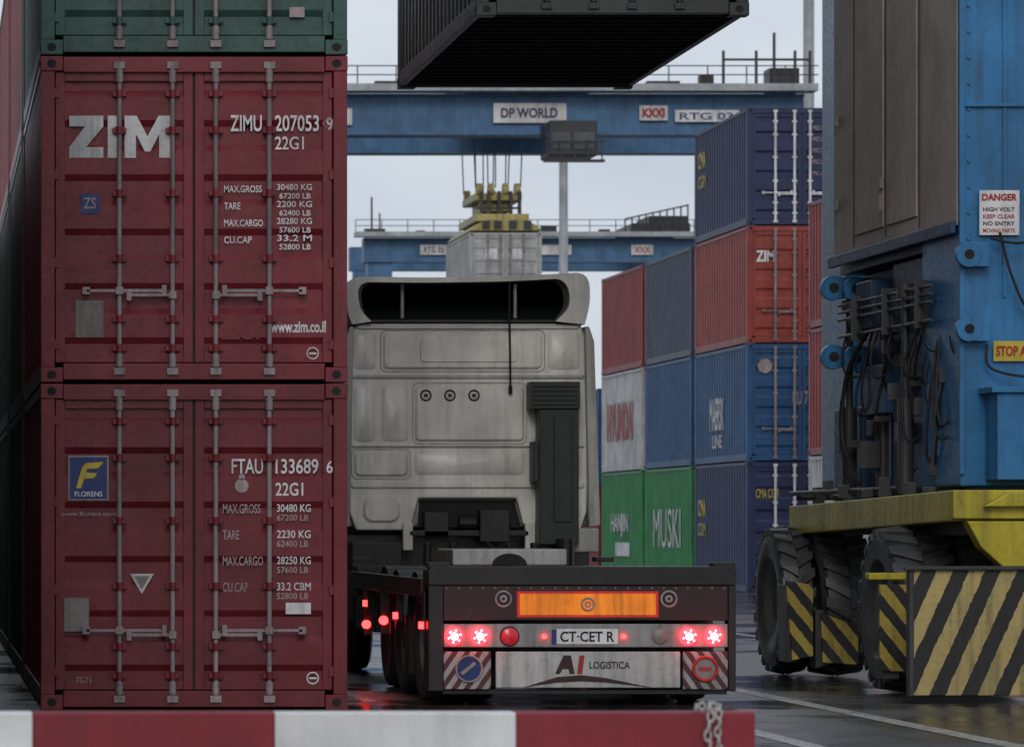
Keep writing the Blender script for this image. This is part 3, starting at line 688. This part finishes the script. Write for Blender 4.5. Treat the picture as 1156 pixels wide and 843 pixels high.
f.prism([(8.62,1.50),(8.74,1.28),(8.92,1.12),(10.0,1.12),(10.0,1.50)],33.1,33.3); f.prism([(8.75,1.62),(8.95,1.74),(9.9,1.74),(9.9,1.62)],33.05,33.14)
f.box(8.52,8.9,39.31,39.5,1.36,1.66); f.box(8.05,8.4,34.15,34.3,1.0,1.06)
f.obj('sill_beam',M['cyel'],cr,.012)
f=MB(); f.cyl((8.55,39.2,1.74),(8.85,38.6,1.74),.03); f.cyl((8.50,39.3,1.78),(8.75,36.0,1.80),.025); f.box(8.64,8.72,38.8,39.0,1.66,1.84); f.box(8.7,8.8,33.4,38.5,1.38,1.498)
f.box(8.9,9.8,34.0,35.9,.9,1.1); f.box(8.85,9.5,36.4,37.4,.5,1.49)
for i in range(6): f.box(8.56+.03*(i%2),8.64+.03*(i%2),34.2+i*.8,34.35+i*.8,1.72,1.80+.05*(i%3))
f.obj('sill_fittings',M['steel'],cr,.01,)
def big_tyre(mb,lug,rim,x0,x1,cy,r=.735):
    cx=(x0+x1)/2;h=(x1-x0)/2
    mb.lathe([(-h*.7,r*.5),(-h*.98,r*.6),(-h,r*.84),(-h*.86,r*.91),(-h*.4,r*.935),(h*.4,r*.935),(h*.86,r*.91),(h,r*.84),(h*.98,r*.6),(h*.7,r*.5)],(cx,cy,r),n=48)
    nl=22
    for i in range(nl):
        for s in (-1,1):
            a=2*math.pi*(i+(.5 if s>0 else 0))/nl; da=.07; sk=.17
            vs=[]
            for (tx,aa) in ((s*.04*h,a-da+sk),(s*.04*h,a+da+sk),(s*1.01*h,a+da),(s*1.01*h,a-da)):
                for rr in (r*.86,r*(1.0 if abs(tx)<h*.5 else .955)):
                    vs.append((cx+tx,cy+rr*math.cos(aa),r+rr*math.sin(aa)))
            n=len(lug.v); lug.v+=vs
            lug.f+=[(n+1,n+3,n+5,n+7),(n,n+1,n+3,n+2),(n+2,n+3,n+5,n+4),(n+4,n+5,n+7,n+6),(n+6,n+7,n+1,n)]
    rim.lathe([(-h*.5,0),(-h*.5,r*.2),(-h*.2,r*.3),(-h*.75,r*.52),(h*.75,r*.52),(h*.2,r*.3),(h*.5,0)],(cx,cy,r),n=28)
ty=MB(); lg=MB(); rm=MB()
for (x0,x1,y) in ((8.25,8.57,39.2),(8.60,9.06,38.9),(8.32,8.86,35.0),(8.92,9.42,35.0),(9.5,9.95,39.0),(-14.4,-13.9,35),(-13.8,-13.3,35),(-14.4,-13.9,41),(-13.8,-13.3,41)):
    big_tyre(ty,lg,rm,x0,x1,y)
ty.obj('gantry_tyres',M['tyre'],cr,0,True); lg.obj('tyre_tread_lugs',M['tyre'],cr,.006); rm.obj('gantry_wheel_rims',M['rim'],cr,0,True)
f=MB(); f.box(8.14,9.7,32.95,33.0,.06,1.10); f.obj('striped_wheel_guard',M['yb'],cr,.006)
f=MB(); f.box(8.05,9.7,32.9,32.95,1.095,1.13); f.box(8.1,8.14,32.94,33.05,.05,1.12); f.obj('guard_frame',M['steel'],cr,.008)
f=MB(); f.box(8.12,8.36,34.05,34.1,.22,.96); f.prism([(8.18,.94),(8.44,.90),(8.44,.22),(8.24,.18)],38.05,38.1); f.prism([(8.50,.64),(8.86,.50),(8.86,.14),(8.52,.16)],38.0,38.04); f.obj('striped_bogie_plates',M['yb2'],cr,.006)
f=MB(); f.box(8.16,8.3,34.1,34.3,.15,.94); f.box(8.2,8.3,38.1,38.5,.16,.9); f.prism([(8.46,.66),(8.54,.66),(8.6,.14),(8.46,.1)],38.05,38.3); f.box(8.9,9.0,36.0,38.0,.5,.9); f.obj('bogie_frames',M['steel'],cr,.01)
f=MB(); f.box(4.95,7.3,35.75,41.7,8.85,9.05); f.box(5.5,6.7,37.6,39.8,9.05,9.6); f.obj('spreader',M['dyel'],cr,.02)
f=MB()
for x in (4.99,7.26):
    for y in (35.8,41.65): f.cyl((x,y,8.5),(x,y,8.9),.05)
for x in (5.6,6.6):
    for y in (37.7,39.7): f.cyl((x,y,9.6),(x,y,18.96),.018)
f.obj('hoist_ropes_twistlocks',M['steel'],cr)
f=MB(); f.box(5,7.2,33.9,41.2,18.95,20.2); f.obj('trolley',M['cgrey'],cr,.03)

# ---------------------------------------------------------------- distant gantry cranes
def gantry(Y,x0,x1,zb,zt,legw=1.0,legs=(True,True)):
    e=empty('rubber_tyred_gantry_crane',(0,Y,0)); f=MB()
    for yy in (0,6.4):
        f.box(x0,x1,yy,yy+1.0,zb,zt)
        for i,(xa) in enumerate((x0+.2,x1-.2-legw)):
            f.prism([(xa,1.5),(xa+legw*.8,1.5),(xa+legw,zb),(xa,zb)],yy+.05,yy+.95)
    for xa in (x0+.2,x1-.2-legw): f.box(xa,xa+.9,-.3,8.0,1.3,2.0)
    for i in range(1,8):
        xx=x0+(x1-x0)*i/8; f.box(xx-.03,xx+.03,-.03,0,zb,zt)
    f.box(x0,x1,-.12,.0,zb,zb+.08); f.box(x0,x1,-.12,.0,zt-.08,zt)
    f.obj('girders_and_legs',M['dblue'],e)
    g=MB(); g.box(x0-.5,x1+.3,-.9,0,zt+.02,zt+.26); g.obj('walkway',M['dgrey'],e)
    h=MB(); x=x0-.5
    while x<x1+.3:
        h.cyl((x,-.88,zt+.26),(x,-.88,zt+.85),.022,6); x+=1.3
    for z in (.55,.85): h.cyl((x0-.5,-.88,zt+z),(x1+.3,-.88,zt+z),.02,6)
    x=x0
    while x<x1-1:
        q=random.uniform(.3,1.4); h.box(x,x+q,-.5,-.1,zt+.26,zt+.26+random.uniform(.08,.35)); x+=q+random.uniform(.4,2.5)
    h.obj('handrails',M['steel'],e)
    ty=MB(); rm=MB(); lg=MB()
    for xx in (x0+.3,x1-.9):
        for yy in (0.2,1.8,6.0,7.6): big_tyre(ty,lg,rm,xx,xx+.5,yy,.7)
    ty.obj('gantry_tyres',M['tyre'],e); rm.obj('rims',M['rim'],e)
    return e
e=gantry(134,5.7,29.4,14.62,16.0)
f=MB(); f.box(18.95,21.4,-.16,-.13,15.02,15.68); f.box(23.85,24.8,-.16,-.13,15.1,15.6); f.box(25.05,27.2,-.16,-.13,15.05,15.45); f.box(13.6,14.2,-.16,-.13,14.95,15.5); f.obj('name_boards',M['letter'],e)
text('name_text','DP WORLD',19.2,15.18,1.9,.34,-.18,M['navy'],e,bold=.03); text('board_text','KXXI',23.95,15.2,.75,.3,-.18,M['rlet'],e,bold=.05); text('board_text','RTG 03',25.2,15.12,1.8,.24,-.18,M['blue'],e)
f=MB(); f.box(18.3,22.6,-.5,7.5,16.3,16.9); f.box(18.6,20.2,1,5,16.9,18.2); f.obj('trolley',M['steel'],e)
f=MB(); f.box(20.5,22.1,-2.2,-.3,13.72,14.9); f.obj('operator_cabin',M['steel'],e,.05)
f=MB(); f.box(20.6,21.2,-2.24,-2.2,13.95,14.5); f.box(21.3,22.0,-2.24,-2.2,13.95,14.5); f.box(20.46,20.5,-2.0,-.6,13.9,14.5); f.obj('cabin_windows',M['glass'],e)
f=MB(); 
for x in (20.4,20.85,21.3,21.75,22.2): f.box(x-.02,x+.02,-2.5,-2.46,13.55,14.2); 
f.box(20.3,22.3,-2.5,-2.2,13.5,13.58); f.box(20.3,22.3,-2.5,-2.46,14.15,14.2); f.obj('cabin_walkway',M['steel'],e)
f=MB()
for x in (18.45,18.95,19.25,19.65,20.25):
    for y in (1.6,4.6): f.cyl((x+(19.35-x)*.15,y,13.0),(x,y,16.4),.022,6)
f.obj('hoist_ropes',M['steel'],e)
f=MB(); f.box(18.55,20.15,1.5,4.7,12.55,12.8); f.box(18.85,19.85,1.8,4.4,12.2,12.6)
for x in (18.7,19.1,19.6,20.0):
    for y in (1.6,4.6): f.cyl((x-.1,y,12.92),(x+.1,y,12.92),.22,16)
f.obj('headblock',M['dyel'],e,.02)
f=MB(); f.box(18.5,20.3,.9,5.3,11.8,12.05); f.prism([(18.2,11.42),(20.6,11.42),(20.45,11.6),(20.0,11.8),(18.8,11.8),(18.35,11.6)],.1,6.1); f.obj('spreader_beam',M['dyel'],e,.02)
f=MB(); 
for x in (18.7,18.95,19.3,19.7,20.0): f.box(x,x+.1,1.28,1.48,12.0,12.85)
f.box(18.6,20.1,1.42,1.48,12.25,12.32)
for x in (18.6,19.0,19.5,20.0): f.box(x,x+.25,.0,.09,11.5,11.75)
f.obj('headblock_details',M['steel'],e)
f=MB()
for x in (26.6,27.7,28.3,29.0,29.5): f.cyl((x,-.5,16.0),(x,-.5,17.4+(.6 if x==28.3 else 0)),.05,6)
f.cyl((26.6,-.5,17.1),(29.5,-.5,17.1),.04,6); f.box(28.3,29.3,.2,1.2,16.1,16.9); f.obj('end_machinery',M['steel'],e)
hc2=container(18.17,134.1,8.77,M['greyc']); 
p=MB(); 
for x in (.55,1.45): p.box(x,x+.4,.01,.028,1.7,2.05)
p.obj('labels',M['letter'],hc2)
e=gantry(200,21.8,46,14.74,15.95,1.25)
f=MB(); 
for a,b_ in ((24.6,26),(30.6,32.2),(35.2,36.3)): f.box(a,b_,-.16,-.13,15.1,15.6)
f.obj('name_boards',M['letter'],e)
f=MB(); f.box(35.3,38.2,0,5,16.3,16.7); f.box(36.2,38.2,.5,4,16.7,17.1)
for i in range(10): x=34.9+i*.35; f.cyl((x,-.1,16.2),(x,-.1,16.9+.08*i),.04,6)
f.cyl((34.9,-.1,16.9),(38.1,-.1,17.6),.04,6); f.cyl((22.2,0,16),(22.2,0,18),.05,6); f.cyl((22.6,0,16),(22.6,0,17.2),.04,6)
f.obj('machinery',M['steel'],e)
text('board_text','RTG 05',24.8,15.2,1.0,.3,-.18,M['navy'],e); text('board_text','XXX',35.35,15.2,.8,.3,-.18,M['rlet'],e)
for (x,y,h,rr) in ((27.05,170,19.0,.19),(33.1,150,34,.2)):
    f=MB(); f.cyl((x,y,0),(x,y,h),rr*1.15,16,rr*.95); f.cyl((x,y,h),(x,y,h+.3),.9,16)
    for i in range(8):
        a=i*.785; f.box(x+.9*math.cos(a)-.2,x+.9*math.cos(a)+.2,y+.9*math.sin(a)-.2,y+.9*math.sin(a)+.2,h-.2,h)
    f.obj('light_mast',M['mast'])

# ---------------------------------------------------------------- barrier
br=empty('striped_barrier',(0,15,0))
R=MB(); Wt=MB()
edges=[-3.25,-2.34,-1.43,-.52,.39,1.30,2.21,3.11]
for k in range(len(edges)-1):
    (R if k%2==0 else Wt).box(edges[k]+.0005,edges[k+1]-.0005,0,.12,.44,.755)
ro=R.obj('painted_sections_a',M['bred'],br,.008); wo=Wt.obj('painted_sections_b',M['bwhite'],br,.008)
p=MB()
for x in (-2.8,-.2,2.6): p.box(x-.05,x+.05,.02,.10,0,.44); p.box(x-.2,x+.2,-.15,.27,0,.03)
p.obj('posts',M['steel'],br,.004)
c=MB()
for k in range(11):
    c.torus((2.93+.006*math.sin(k*1.7),-.03,.775-.036*k),.012,.0045,'y' if k%2 else 'x',12,6,1.6)
for k in range(5): c.torus((2.885+k*.022,-.005,.772+.006*(k%2)),.011,.0045,'y' if k%2 else 'x',12,6,1.2)
for k in range(8): c.torus((2.965+.004*math.sin(k*2.1),-.03,.75-.034*k),.011,.0045,'x' if k%2 else 'y',12,6,1.6)
c.obj('chain',M['chain'],br,0,True)
